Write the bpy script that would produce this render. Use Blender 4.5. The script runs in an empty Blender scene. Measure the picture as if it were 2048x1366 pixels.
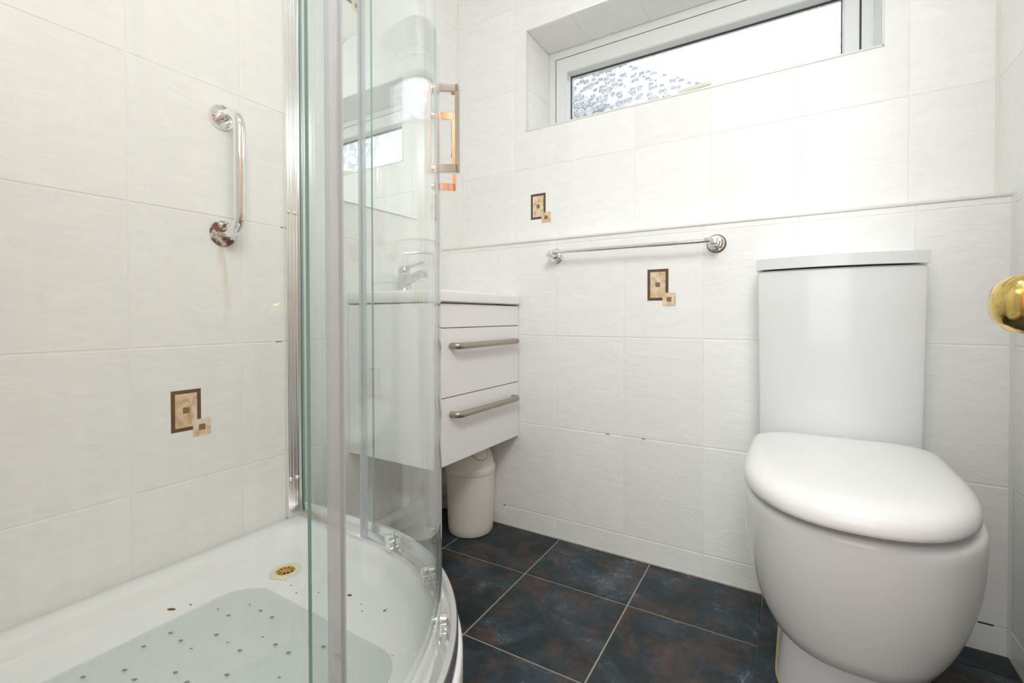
import bpy, bmesh, math, random
from mathutils import Vector, Matrix
random.seed(7)
R = math.radians
PI = math.pi
SC = bpy.context.scene
COL = SC.collection

# ------------------------------------------------------------------ camera, world, exposure
CX, EYE = 1.2475, 0.787
YAW, PITCH, ROLL, FPX = 0.5501, -0.0119, -0.0023, 936.5
cam_d = bpy.data.cameras.new('camera')
cam_d.sensor_width = 36.0
cam_d.lens = FPX / 2048 * 36.0
cam_d.shift_y = -(683 - 644.5) / 2048
cam_d.clip_start = 0.02
cam = bpy.data.objects.new('camera', cam_d)
COL.objects.link(cam)
rgt = Vector((math.cos(YAW), math.sin(YAW), 0)); fwd = Vector((-math.sin(YAW), math.cos(YAW), 0)); upv = Vector((0, 0, 1))
f2 = fwd * math.cos(PITCH) + upv * math.sin(PITCH)
u2 = -fwd * math.sin(PITCH) + upv * math.cos(PITCH)
r3 = rgt * math.cos(ROLL) + u2 * math.sin(ROLL)
u3 = -rgt * math.sin(ROLL) + u2 * math.cos(ROLL)
m = Matrix((r3, u3, -f2)).transposed().to_4x4()
m.translation = Vector((CX, 0, EYE))
cam.matrix_world = m
SC.camera = cam

SKY_STRENGTH = 1.7
w = bpy.data.worlds.new('overcast_sky'); SC.world = w; w.use_nodes = True
bg = w.node_tree.nodes['Background']
bg.inputs[0].default_value = (0.90, 0.95, 1.0, 1); bg.inputs[1].default_value = SKY_STRENGTH
CEILING_LAMP, HALL_FILL = 5.0, 5.0
# added fill light, aimed up so that the white ceiling lights the room softly
up_fill = bpy.data.lights.new('bounce_fill', 'AREA'); up_fill.shape = 'DISK'; up_fill.size = 0.25
up_fill.energy = 3; up_fill.color = (0.925, 0.975, 1.0); up_fill.spread = R(95)
fl_o = bpy.data.objects.new('bounce_fill', up_fill); COL.objects.link(fl_o)
fl_o.location = (1.0, 0.16, 1.45); fl_o.rotation_euler = (R(180), 0, 0)
# wide added fill light, unseen above the camera on the door side of the room
side_fill = bpy.data.lights.new('door_side_fill', 'AREA'); side_fill.shape = 'RECTANGLE'; side_fill.size = 0.7; side_fill.size_y = 0.45
side_fill.energy = 11.5; side_fill.color = (0.925, 0.975, 1.0)
sb_o = bpy.data.objects.new('door_side_fill', side_fill); COL.objects.link(sb_o)
sb_o.location = (1.36, 0.10, 1.86); sb_o.rotation_euler = Vector((-0.56, 0.42, -0.76)).to_track_quat('-Z', 'Y').to_euler()
# added area light in the hall, unseen fill from behind the camera
hall_area = bpy.data.lights.new('hall_area_fill', 'AREA'); hall_area.shape = 'RECTANGLE'; hall_area.size = 1.5; hall_area.size_y = 1.7
hall_area.energy = 15; hall_area.color = (0.925, 0.975, 1.0)
hd_o = bpy.data.objects.new('hall_area_fill', hall_area); COL.objects.link(hd_o)
hd_o.location = (1.25, -1.55, 1.35); hd_o.rotation_euler = (R(90), 0, 0)
SC.view_settings.view_transform = 'Standard'
SC.view_settings.look = 'None'
SC.view_settings.gamma = 1.0
SC.view_settings.use_curve_mapping = False
SC.view_settings.exposure = 0.43
SC.cycles.transparent_max_bounces = 32
SC.cycles.max_bounces = 12
SC.cycles.diffuse_bounces = 7
SC.cycles.glossy_bounces = 6
SC.cycles.use_denoising = True
SC.cycles.sample_clamp_indirect = 6.0

# ------------------------------------------------------------------ materials
def new_mat(name):
    mt = bpy.data.materials.new(name); mt.use_nodes = True
    return mt, mt.node_tree.nodes, mt.node_tree.links
def P(mt): return mt.node_tree.nodes['Principled BSDF']
def simple(name, col, rough=0.4, metal=0.0, spec=0.5, coat=0.0, noise=0.0, nscale=30, bump=0.0):
    mt, n, l = new_mat(name); p = P(mt)
    p.inputs['Base Color'].default_value = (*col, 1); p.inputs['Roughness'].default_value = rough
    p.inputs['Metallic'].default_value = metal; p.inputs['Specular IOR Level'].default_value = spec
    p.inputs['Coat Weight'].default_value = coat; p.inputs['Coat Roughness'].default_value = 0.05
    if noise or bump:
        tc = n.new('ShaderNodeTexCoord'); nz = n.new('ShaderNodeTexNoise'); nz.inputs['Scale'].default_value = nscale
        nz.inputs['Detail'].default_value = 5
        l.new(tc.outputs['Object'], nz.inputs['Vector'])
        if noise:
            mx = n.new('ShaderNodeMix'); mx.data_type = 'RGBA'
            mx.inputs[6].default_value = (*[c * (1 - noise) for c in col], 1); mx.inputs[7].default_value = (*[min(1, c * (1 + noise)) for c in col], 1)
            l.new(nz.outputs['Fac'], mx.inputs[0]); l.new(mx.outputs[2], p.inputs['Base Color'])
        if bump:
            b = n.new('ShaderNodeBump'); b.inputs['Strength'].default_value = 1; b.inputs['Distance'].default_value = bump
            l.new(nz.outputs['Fac'], b.inputs['Height']); l.new(b.outputs['Normal'], p.inputs['Normal'])
    return mt

def ramp(n, stops, interp='LINEAR'):
    r = n.new('ShaderNodeValToRGB'); r.color_ramp.interpolation = interp
    e = r.color_ramp.elements
    e[0].position, e[0].color = stops[0][0], (*stops[0][1], 1)
    e[1].position, e[1].color = stops[-1][0], (*stops[-1][1], 1)
    for p_, c in stops[1:-1]:
        k = e.new(p_); k.color = (*c, 1)
    return r

def wall_tile_mat(name='cream_wall_tile_glaze', base=(0.905, 0.91, 0.892)):
    mt, n, l = new_mat(name); p = P(mt)
    tc = n.new('ShaderNodeTexCoord'); oi = n.new('ShaderNodeObjectInfo')
    mul = n.new('ShaderNodeVectorMath'); mul.operation = 'SCALE'; mul.inputs['Scale'].default_value = 37.0
    cmb = n.new('ShaderNodeCombineXYZ')
    for i in range(3): l.new(oi.outputs['Random'], cmb.inputs[i])
    l.new(cmb.outputs[0], mul.inputs[0])
    add = n.new('ShaderNodeVectorMath'); add.operation = 'ADD'
    l.new(tc.outputs['Object'], add.inputs[0]); l.new(mul.outputs[0], add.inputs[1])
    mp = n.new('ShaderNodeMapping'); mp.inputs['Scale'].default_value = (1.0, 2.4, 1.0); mp.inputs['Rotation'].default_value = (0, 0, 0.25)
    l.new(add.outputs[0], mp.inputs['Vector'])
    a = n.new('ShaderNodeTexNoise'); a.inputs['Scale'].default_value = 13; a.inputs['Detail'].default_value = 7; a.inputs['Roughness'].default_value = 0.6; a.inputs['Distortion'].default_value = 1.2
    l.new(mp.outputs[0], a.inputs['Vector'])
    v = n.new('ShaderNodeTexNoise'); v.inputs['Scale'].default_value = 22; v.inputs['Detail'].default_value = 6; v.inputs['Distortion'].default_value = 2.5
    l.new(mp.outputs[0], v.inputs['Vector'])
    vr = ramp(n, [(0.485, (0, 0, 0)), (0.50, (1, 1, 1)), (0.515, (0, 0, 0))])
    l.new(v.outputs['Fac'], vr.inputs[0])
    pm = n.new('ShaderNodeTexNoise'); pm.inputs['Scale'].default_value = 5; pm.inputs['Detail'].default_value = 2
    l.new(add.outputs[0], pm.inputs['Vector'])
    pr = ramp(n, [(0.55, (0, 0, 0)), (0.70, (1, 1, 1))])
    l.new(pm.outputs['Fac'], pr.inputs[0])
    mm = n.new('ShaderNodeMath'); mm.operation = 'MULTIPLY'; l.new(vr.outputs[0], mm.inputs[0]); l.new(pr.outputs[0], mm.inputs[1])
    m2 = n.new('ShaderNodeMath'); m2.operation = 'MULTIPLY'; l.new(mm.outputs[0], m2.inputs[0]); m2.inputs[1].default_value = 0.38
    cr = ramp(n, [(0.3, tuple(c * 0.965 for c in base)), (0.7, tuple(min(1, c * 1.02) for c in base))])
    l.new(a.outputs['Fac'], cr.inputs[0])
    mx = n.new('ShaderNodeMix'); mx.data_type = 'RGBA'; mx.inputs[7].default_value = (base[0] * 0.88, base[1] * 0.80, base[2] * 0.66, 1)
    l.new(m2.outputs[0], mx.inputs[0]); l.new(cr.outputs[0], mx.inputs[6])
    # slight tone change from tile to tile
    hv = n.new('ShaderNodeHueSaturation'); rm = n.new('ShaderNodeMapRange'); rm.inputs['To Min'].default_value = 0.975; rm.inputs['To Max'].default_value = 1.02
    l.new(oi.outputs['Random'], rm.inputs['Value']); l.new(rm.outputs[0], hv.inputs['Value']); l.new(mx.outputs[2], hv.inputs['Color'])
    l.new(hv.outputs[0], p.inputs['Base Color'])
    b = n.new('ShaderNodeBump'); b.inputs['Strength'].default_value = 1.0; b.inputs['Distance'].default_value = 0.0011
    l.new(a.outputs['Fac'], b.inputs['Height']); l.new(b.outputs['Normal'], p.inputs['Normal'])
    p.inputs['Roughness'].default_value = 0.34; p.inputs['Specular IOR Level'].default_value = 0.36
    return mt

def floor_tile_mat():
    mt, n, l = new_mat('slate_effect_floor_tile'); p = P(mt)
    tc = n.new('ShaderNodeTexCoord'); oi = n.new('ShaderNodeObjectInfo')
    cmb = n.new('ShaderNodeCombineXYZ')
    for i in range(3): l.new(oi.outputs['Random'], cmb.inputs[i])
    mul = n.new('ShaderNodeVectorMath'); mul.operation = 'SCALE'; mul.inputs['Scale'].default_value = 53.0; l.new(cmb.outputs[0], mul.inputs[0])
    add = n.new('ShaderNodeVectorMath'); add.operation = 'ADD'; l.new(tc.outputs['Object'], add.inputs[0]); l.new(mul.outputs[0], add.inputs[1])
    def nz(sc, det, dist=0.0, rough=0.55):
        t = n.new('ShaderNodeTexNoise'); t.inputs['Scale'].default_value = sc; t.inputs['Detail'].default_value = det
        t.inputs['Distortion'].default_value = dist; t.inputs['Roughness'].default_value = rough
        l.new(add.outputs[0], t.inputs['Vector']); return t
    big = nz(6.5, 6, 0.6); fine = nz(55, 8, 0.3, 0.7); rust = nz(8.5, 7, 0.9, 0.62); vein = nz(5, 7, 1.6, 0.6)
    c1 = ramp(n, [(0.30, (0.007, 0.012, 0.013)), (0.46, (0.014, 0.025, 0.031)), (0.60, (0.028, 0.047, 0.062)), (0.74, (0.075, 0.100, 0.120))])
    l.new(big.outputs['Fac'], c1.inputs[0])
    rr = ramp(n, [(0.47, (0, 0, 0)), (0.66, (0.9, 0.9, 0.9))]); l.new(rust.outputs['Fac'], rr.inputs[0])
    m1 = n.new('ShaderNodeMix'); m1.data_type = 'RGBA'; m1.inputs[7].default_value = (0.075, 0.048, 0.040, 1)
    l.new(rr.outputs[0], m1.inputs[0]); l.new(c1.outputs[0], m1.inputs[6])
    vr = ramp(n, [(0.488, (0, 0, 0)), (0.5, (1, 1, 1)), (0.512, (0, 0, 0))]); l.new(vein.outputs['Fac'], vr.inputs[0])
    vm = n.new('ShaderNodeMath'); vm.operation = 'MULTIPLY'; l.new(vr.outputs[0], vm.inputs[0])
    fr = ramp(n, [(0.52, (0, 0, 0)), (0.68, (0.8, 0.8, 0.8))]); l.new(big.outputs['Fac'], fr.inputs[0]); l.new(fr.outputs[0], vm.inputs[1])
    m2 = n.new('ShaderNodeMix'); m2.data_type = 'RGBA'; m2.inputs[7].default_value = (0.20, 0.25, 0.28, 1)
    l.new(vm.outputs[0], m2.inputs[0]); l.new(m1.outputs[2], m2.inputs[6])
    fm = n.new('ShaderNodeMapRange'); fm.inputs['From Min'].default_value = 0.3; fm.inputs['From Max'].default_value = 0.7; fm.inputs['To Min'].default_value = 0.62; fm.inputs['To Max'].default_value = 1.42
    l.new(fine.outputs['Fac'], fm.inputs['Value'])
    m3 = n.new('ShaderNodeVectorMath'); m3.operation = 'SCALE'; l.new(m2.outputs[2], m3.inputs[0]); l.new(fm.outputs[0], m3.inputs['Scale'])
    l.new(m3.outputs[0], p.inputs['Base Color'])
    b = n.new('ShaderNodeBump'); b.inputs['Distance'].default_value = 0.0009; b.inputs['Strength'].default_value = 1
    l.new(fine.outputs['Fac'], b.inputs['Height']); l.new(b.outputs['Normal'], p.inputs['Normal'])
    p.inputs['Roughness'].default_value = 0.42; p.inputs['Specular IOR Level'].default_value = 0.4
    return mt

def glass_mat(name, tint, refl=1.0):
    mt, n, l = new_mat(name); n.remove(P(mt)); out = n['Material Output']
    geo = n.new('ShaderNodeNewGeometry'); ior = n.new('ShaderNodeMapRange')
    ior.inputs['To Min'].default_value = 1.5; ior.inputs['To Max'].default_value = 1 / 1.5
    l.new(geo.outputs['Backfacing'], ior.inputs['Value'])
    fr = n.new('ShaderNodeFresnel'); l.new(ior.outputs[0], fr.inputs['IOR'])
    fm = n.new('ShaderNodeMath'); fm.operation = 'MULTIPLY'; fm.inputs[1].default_value = refl; l.new(fr.outputs[0], fm.inputs[0])
    tr = n.new('ShaderNodeBsdfTransparent'); tr.inputs[0].default_value = (*tint, 1)
    gl = n.new('ShaderNodeBsdfGlossy'); gl.inputs['Roughness'].default_value = 0.0; gl.inputs['Color'].default_value = (1, 1, 1, 1)
    mx = n.new('ShaderNodeMixShader'); l.new(fm.outputs[0], mx.inputs[0]); l.new(tr.outputs[0], mx.inputs[1]); l.new(gl.outputs[0], mx.inputs[2])
    l.new(mx.outputs[0], out.inputs[0])
    return mt

def marble_mat():
    mt, n, l = new_mat('beige_marble_print'); p = P(mt)
    tc = n.new('ShaderNodeTexCoord'); t = n.new('ShaderNodeTexNoise'); t.inputs['Scale'].default_value = 30; t.inputs['Detail'].default_value = 5; t.inputs['Distortion'].default_value = 1.5
    l.new(tc.outputs['Object'], t.inputs['Vector'])
    r = ramp(n, [(0.35, (0.60, 0.40, 0.22)), (0.5, (0.74, 0.58, 0.40)), (0.65, (0.82, 0.72, 0.58))]); l.new(t.outputs['Fac'], r.inputs[0])
    l.new(r.outputs[0], p.inputs['Base Color']); p.inputs['Roughness'].default_value = 0.3
    return mt

def pine_mat():
    mt, n, l = new_mat('orange_varnished_pine'); p = P(mt)
    tc = n.new('ShaderNodeTexCoord'); mp = n.new('ShaderNodeMapping'); mp.inputs['Scale'].default_value = (14, 14, 1.2)
    t = n.new('ShaderNodeTexNoise'); t.inputs['Scale'].default_value = 2; t.inputs['Detail'].default_value = 5; t.inputs['Distortion'].default_value = 0.8
    l.new(tc.outputs['Object'], mp.inputs[0]); l.new(mp.outputs[0], t.inputs['Vector'])
    r = ramp(n, [(0.35, (0.50, 0.21, 0.09)), (0.6, (0.72, 0.36, 0.18)), (0.75, (0.78, 0.43, 0.24))]); l.new(t.outputs['Fac'], r.inputs[0])
    l.new(r.outputs[0], p.inputs['Base Color']); p.inputs['Roughness'].default_value = 0.35
    return mt

def daisy_glass_mat():
    """obscure glass pressed with daisy shaped relief"""
    mt, n, l = new_mat('daisy_pattern_obscure_glass'); n.remove(P(mt)); out = n['Material Output']
    tc = n.new('ShaderNodeTexCoord')
    def mth(op, a, b=None):
        k = n.new('ShaderNodeMath'); k.operation = op
        for i, v in enumerate((a, b)):
            if v is None: continue
            if isinstance(v, (int, float)): k.inputs[i].default_value = v
            else: l.new(v, k.inputs[i])
        return k.outputs[0]
    def flowers(scale, off, seed):
        mp = n.new('ShaderNodeMapping'); mp.inputs['Scale'].default_value = (scale, 0, scale); mp.inputs['Location'].default_value = (off, 0, off * 1.7)
        l.new(tc.outputs['Object'], mp.inputs[0])
        v = n.new('ShaderNodeTexVoronoi'); v.inputs['Scale'].default_value = 1; v.inputs['Randomness'].default_value = 0.75
        l.new(mp.outputs[0], v.inputs['Vector'])
        sb = n.new('ShaderNodeVectorMath'); sb.operation = 'SUBTRACT'; l.new(mp.outputs[0], sb.inputs[0]); l.new(v.outputs['Position'], sb.inputs[1])
        sp = n.new('ShaderNodeSeparateXYZ'); l.new(sb.outputs[0], sp.inputs[0])
        an = mth('ARCTAN2', sp.outputs['Z'], sp.outputs['X'])
        pet = mth('POWER', mth('ABSOLUTE', mth('SINE', mth('MULTIPLY', an, 7.0))), 1.6)
        d = v.outputs['Distance']
        ring = mth('MULTIPLY', mth('SMOOTH_MIN', mth('MULTIPLY', d, 8.0), 1.0), mth('MAXIMUM', mth('SUBTRACT', 1.0, mth('POWER', mth('MULTIPLY', d, 1.9), 4.0)), 0.0))
        return mth('MULTIPLY', pet, ring)
    h = mth('MAXIMUM', flowers(27, 0.0, 1), mth('MULTIPLY', flowers(35, 3.3, 2), 0.85))
    b = n.new('ShaderNodeBump'); b.inputs['Distance'].default_value = 0.0012; b.inputs['Strength'].default_value = 1.0; l.new(h, b.inputs['Height'])
    rf = n.new('ShaderNodeBsdfRefraction'); rf.inputs['Roughness'].default_value = 0.2; rf.inputs['IOR'].default_value = 1.3; l.new(b.outputs[0], rf.inputs['Normal'])
    rf.inputs['Color'].default_value = (0.95, 0.96, 0.98, 1)
    tl = n.new('ShaderNodeBsdfTranslucent'); tl.inputs[0].default_value = (1, 1, 1, 1)
    pf = n.new('ShaderNodeMapRange'); pf.inputs['From Min'].default_value = 0.45; pf.inputs['From Max'].default_value = 0.85; pf.inputs['To Min'].default_value = 0.06; pf.inputs['To Max'].default_value = 0.95
    l.new(h, pf.inputs['Value'])
    mx = n.new('ShaderNodeMixShader'); l.new(pf.outputs[0], mx.inputs[0])
    tr = n.new('ShaderNodeBsdfTransparent'); tr.inputs[0].default_value = (0.95, 0.96, 0.98, 1)
    m0 = n.new('ShaderNodeMixShader'); m0.inputs[0].default_value = 0.45; l.new(rf.outputs[0], m0.inputs[1]); l.new(tr.outputs[0], m0.inputs[2])
    l.new(m0.outputs[0], mx.inputs[1]); l.new(tl.outputs[0], mx.inputs[2])
    gl = n.new('ShaderNodeBsdfGlossy'); gl.inputs['Roughness'].default_value = 0.12; l.new(b.outputs[0], gl.inputs['Normal'])
    m2 = n.new('ShaderNodeMixShader'); m2.inputs[0].default_value = 0.04; l.new(mx.outputs[0], m2.inputs[1]); l.new(gl.outputs[0], m2.inputs[2])
    l.new(m2.outputs[0], out.inputs[0])
    return mt

def rust_chrome_mat():
    mt, n, l = new_mat('rust_spotted_chrome'); p = P(mt)
    tc = n.new('ShaderNodeTexCoord'); t = n.new('ShaderNodeTexNoise'); t.inputs['Scale'].default_value = 60; t.inputs['Detail'].default_value = 5
    l.new(tc.outputs['Object'], t.inputs['Vector'])
    r = ramp(n, [(0.42, (0, 0, 0)), (0.55, (1, 1, 1))]); l.new(t.outputs['Fac'], r.inputs[0])
    mx = n.new('ShaderNodeMix'); mx.data_type = 'RGBA'; mx.inputs[6].default_value = (0.8, 0.8, 0.78, 1); mx.inputs[7].default_value = (0.16, 0.07, 0.03, 1)
    l.new(r.outputs[0], mx.inputs[0]); l.new(mx.outputs[2], p.inputs['Base Color'])
    inv = n.new('ShaderNodeMath'); inv.operation = 'SUBTRACT'; inv.inputs[0].default_value = 1; l.new(r.outputs[0], inv.inputs[1]); l.new(inv.outputs[0], p.inputs['Metallic'])
    mr = n.new('ShaderNodeMapRange'); mr.inputs['To Min'].default_value = 0.12; mr.inputs['To Max'].default_value = 0.7; l.new(r.outputs[0], mr.inputs['Value']); l.new(mr.outputs[0], p.inputs['Roughness'])
    return mt

M = dict(
    tile=wall_tile_mat(), floor=floor_tile_mat(),
    grout=simple('wall_grout', (0.87, 0.865, 0.84), 0.9, noise=0.08),
    fgrout=simple('floor_grout', (0.36, 0.32, 0.26), 0.9, noise=0.15, nscale=90),
    sealant=simple('white_sealant', (0.80, 0.80, 0.76), 0.4),
    old_seal=simple('stained_silicone', (0.50, 0.40, 0.22), 0.5, noise=0.3, nscale=80),
    ceil=simple('ceiling_paint', (0.90, 0.90, 0.89), 0.9),
    paint=simple('hall_wall_paint', (0.72, 0.66, 0.58), 0.9),
    carpet=simple('hall_carpet', (0.33, 0.24, 0.17), 1.0, noise=0.2, nscale=200),
    pvc=simple('white_upvc', (0.80, 0.81, 0.80), 0.3),
    gasket=simple('dark_rubber_gasket', (0.05, 0.06, 0.06), 0.6),
    chrome=simple('polished_chrome', (0.88, 0.885, 0.89), 0.06, 1.0),
    tapchrome=simple('dark_reflection_chrome', (0.60, 0.62, 0.64), 0.10, 1.0),  # darker chrome for the tap, grey of its reflections put into the colour
    satin=simple('satin_chrome', (0.88, 0.885, 0.89), 0.22, 1.0),
    rust=rust_chrome_mat(),
    rustring=simple('rusty_washer', (0.16, 0.07, 0.045), 0.5, 0.3, noise=0.3, nscale=100),
    ceramic=simple('white_ceramic_glaze', (0.755, 0.765, 0.77), 0.13, spec=0.4),
    basin=simple('white_basin_glaze', (0.90, 0.90, 0.89), 0.15),
    acrylic=simple('white_acrylic', (0.89, 0.905, 0.90), 0.16, spec=0.5),
    seat=simple('white_seat_plastic', (0.80, 0.80, 0.795), 0.2),
    lacquer=simple('white_gloss_lacquer', (0.92, 0.92, 0.925), 0.18, spec=0.5),
    handle=simple('brushed_nickel_handle', (0.42, 0.37, 0.31), 0.32, 0.85),
    bin=simple('cream_plastic', (0.88, 0.84, 0.78), 0.35),
    binseam=simple('cream_plastic_seam', (0.35, 0.31, 0.26), 0.6),
    brass=simple('polished_brass', (0.72, 0.52, 0.18), 0.12, 1.0),
    drainbrass=simple('stained_brass_grate', (0.72, 0.48, 0.16), 0.3, 0.9, noise=0.35, nscale=150),
    flange=simple('ivory_drain_flange', (0.80, 0.78, 0.62), 0.3),
    grime=simple('grimy_sealant', (0.42, 0.38, 0.30), 0.8, noise=0.5, nscale=60),
    dark=simple('dark_void', (0.02, 0.02, 0.02), 0.8),
    brown=simple('brown_decor_print', (0.13, 0.065, 0.035), 0.35, noise=0.35, nscale=60),
    tan=simple('mid_brown_decor_print', (0.27, 0.15, 0.07), 0.35, noise=0.3, nscale=90),
    marble=marble_mat(), pine=pine_mat(),
    glass=glass_mat('clear_shower_glass', (0.978, 0.990, 0.984)),
    edge=simple('green_glass_edge', (0.22, 0.36, 0.32), 0.15),
    mark=simple('grey_etched_mark', (0.62, 0.64, 0.62), 0.6),
    mirror=simple('silvered_mirror', (0.93, 0.95, 0.94), 0.0, 1.0),
    window=daisy_glass_mat(),
    leaf=simple('dead_leaf_brown', (0.16, 0.08, 0.04), 0.8, noise=0.4, nscale=300),
    speck=simple('dirt_specks', (0.06, 0.055, 0.05), 0.9),
    ring=simple('mat_hole_shade_dirt', (0.24, 0.245, 0.24), 0.5),  # discs on the mat, shade and dirt of the holes put into the grey
    riser=simple('cream_riser_panel', (0.70, 0.66, 0.56), 0.5, noise=0.05),
    render=simple('grey_render', (0.30, 0.28, 0.25), 0.9, noise=0.25, nscale=3),
    slate=simple('roof_slate', (0.16, 0.17, 0.19), 0.8, noise=0.2, nscale=5),
    pipe=simple('white_waste_pipe', (0.70, 0.68, 0.62), 0.4),
    plug=simple('white_plug', (0.88, 0.88, 0.85), 0.5),
)
def seal_mat():
    mt, n, l = new_mat('translucent_seal_strip'); p = P(mt); out = n['Material Output']
    p.inputs['Base Color'].default_value = (0.72, 0.73, 0.77, 1); p.inputs['Roughness'].default_value = 0.15
    tr = n.new('ShaderNodeBsdfTransparent'); tr.inputs[0].default_value = (0.86, 0.88, 0.90, 1)
    mx = n.new('ShaderNodeMixShader'); mx.inputs[0].default_value = 0.45
    l.new(tr.outputs[0], mx.inputs[1]); l.new(p.outputs[0], mx.inputs[2]); l.new(mx.outputs[0], out.inputs[0])
    return mt
def mat_mat():
    mt, n, l = new_mat('clear_pale_blue_vinyl'); p = P(mt); out = n['Material Output']
    p.inputs['Base Color'].default_value = (0.86, 0.905, 0.895, 1); p.inputs['Roughness'].default_value = 0.25
    tr = n.new('ShaderNodeBsdfTransparent'); tr.inputs[0].default_value = (0.98, 0.99, 0.987, 1)
    mx = n.new('ShaderNodeMixShader'); mx.inputs[0].default_value = 0.35
    l.new(tr.outputs[0], mx.inputs[1]); l.new(p.outputs[0], mx.inputs[2]); l.new(mx.outputs[0], out.inputs[0])
    return mt
M['seal'] = seal_mat(); M['vinyl'] = mat_mat()

def lamp_mat(name, strength, col=(0.955, 0.985, 1.0)):
    mt, n, l = new_mat(name); n.remove(P(mt)); e = n.new('ShaderNodeEmission'); e.inputs[0].default_value = (*col, 1); e.inputs[1].default_value = strength
    l.new(e.outputs[0], n['Material Output'].inputs[0]); return mt

# ------------------------------------------------------------------ mesh helpers
def finish(name, bm, mats, parent=None, smooth=False, loc=None, angle=40):
    me = bpy.data.meshes.new(name)
    bmesh.ops.recalc_face_normals(bm, faces=bm.faces)
    if smooth:
        for f in bm.faces: f.smooth = True
        for e in bm.edges:
            if len(e.link_faces) == 2 and e.calc_face_angle(0) > R(angle): e.smooth = False
    bm.to_mesh(me); bm.free()
    for mt in (mats if isinstance(mats, (list, tuple)) else [mats]): me.materials.append(mt)
    o = bpy.data.objects.new(name, me); COL.objects.link(o)
    if parent: o.parent = parent
    if loc: o.location = loc
    return o
def thing(name, label, cat, loc=(0, 0, 0), group=None):
    o = bpy.data.objects.new(name, None); COL.objects.link(o); o.location = loc; o.empty_display_size = 0.05
    tag(o, label, cat, group); return o
def tag(o, label, cat, group=None):
    o['label'] = label; o['category'] = cat
    if group: o['group'] = group
    return o
def struct(o, label=None, cat=None):
    o['kind'] = 'structure'
    if label: o['label'] = label
    if cat: o['category'] = cat
    return o
def box(bm, x0, x1, y0, y1, z0, z1, mi=0, bev=0.0, seg=2):
    t = bmesh.new()
    bmesh.ops.create_cube(t, size=1)
    bmesh.ops.scale(t, vec=(x1 - x0, y1 - y0, z1 - z0), verts=t.verts)
    bmesh.ops.translate(t, vec=((x0 + x1) / 2, (y0 + y1) / 2, (z0 + z1) / 2), verts=t.verts)
    if bev: bmesh.ops.bevel(t, geom=t.edges[:], offset=bev, segments=seg, affect='EDGES', profile=0.5)
    merge(bm, t, mi)
def merge(bm, t, mi=0, mat=None):
    if mat is not None: bmesh.ops.transform(t, matrix=mat, verts=t.verts)
    vm = {}
    for v in t.verts: vm[v] = bm.verts.new(v.co)
    for f in t.faces:
        try:
            nf = bm.faces.new([vm[v] for v in f.verts]); nf.material_index = mi if mi else f.material_index
        except ValueError: pass
    t.free()
def boxobj(name, b, mat, parent=None, bev=0.0, seg=2, smooth=False):
    bm = bmesh.new(); box(bm, *b, bev=bev, seg=seg); return finish(name, bm, mat, parent, smooth=smooth or bev > 0)
def loft(bm, loops, cap0=True, cap1=True, mi=0, closed=True):
    rows = [[bm.verts.new(p) for p in lp] for lp in loops]
    n = len(rows[0])
    for a, b in zip(rows, rows[1:]):
        for i in range(n if closed else n - 1):
            j = (i + 1) % n
            f = bm.faces.new((a[i], a[j], b[j], b[i])); f.material_index = mi
    if cap0: bm.faces.new(rows[0][::-1]).material_index = mi
    if cap1: bm.faces.new(rows[-1]).material_index = mi
    return rows
def tube(bm, path, r, n=20, mi=0, caps=True):
    pts = [Vector(p) for p in path]; rr = r if isinstance(r, (list, tuple)) else [r] * len(pts)
    tan = [(pts[min(i + 1, len(pts) - 1)] - pts[max(i - 1, 0)]).normalized() for i in range(len(pts))]
    a = Vector((0, 0, 1)) if abs(tan[0].z) < 0.9 else Vector((0, 1, 0))
    u = (a - tan[0] * a.dot(tan[0])).normalized(); loops = []
    for p, t, q in zip(pts, tan, rr):
        u = (u - t * u.dot(t)).normalized(); v = t.cross(u)
        loops.append([p + (u * math.cos(2 * PI * k / n) + v * math.sin(2 * PI * k / n)) * q for k in range(n)])
    loft(bm, loops, caps, caps, mi)
def lathe(bm, prof, c, axis=(0, 0, 1), n=48, mi=0, caps=True):
    ax = Vector(axis).normalized(); a = Vector((0, 0, 1)) if abs(ax.z) < 0.9 else Vector((1, 0, 0))
    u = (a - ax * a.dot(ax)).normalized(); v = ax.cross(u); c = Vector(c)
    loft(bm, [[c + ax * h + (u * math.cos(2 * PI * k / n) + v * math.sin(2 * PI * k / n)) * max(r, 1e-5) for k in range(n)] for r, h in prof], caps, caps, mi)
def prism(bm, poly, z0, z1, mi=0):
    loft(bm, [[(x, y, z0) for x, y in poly], [(x, y, z1) for x, y in poly]], mi=mi)

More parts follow.
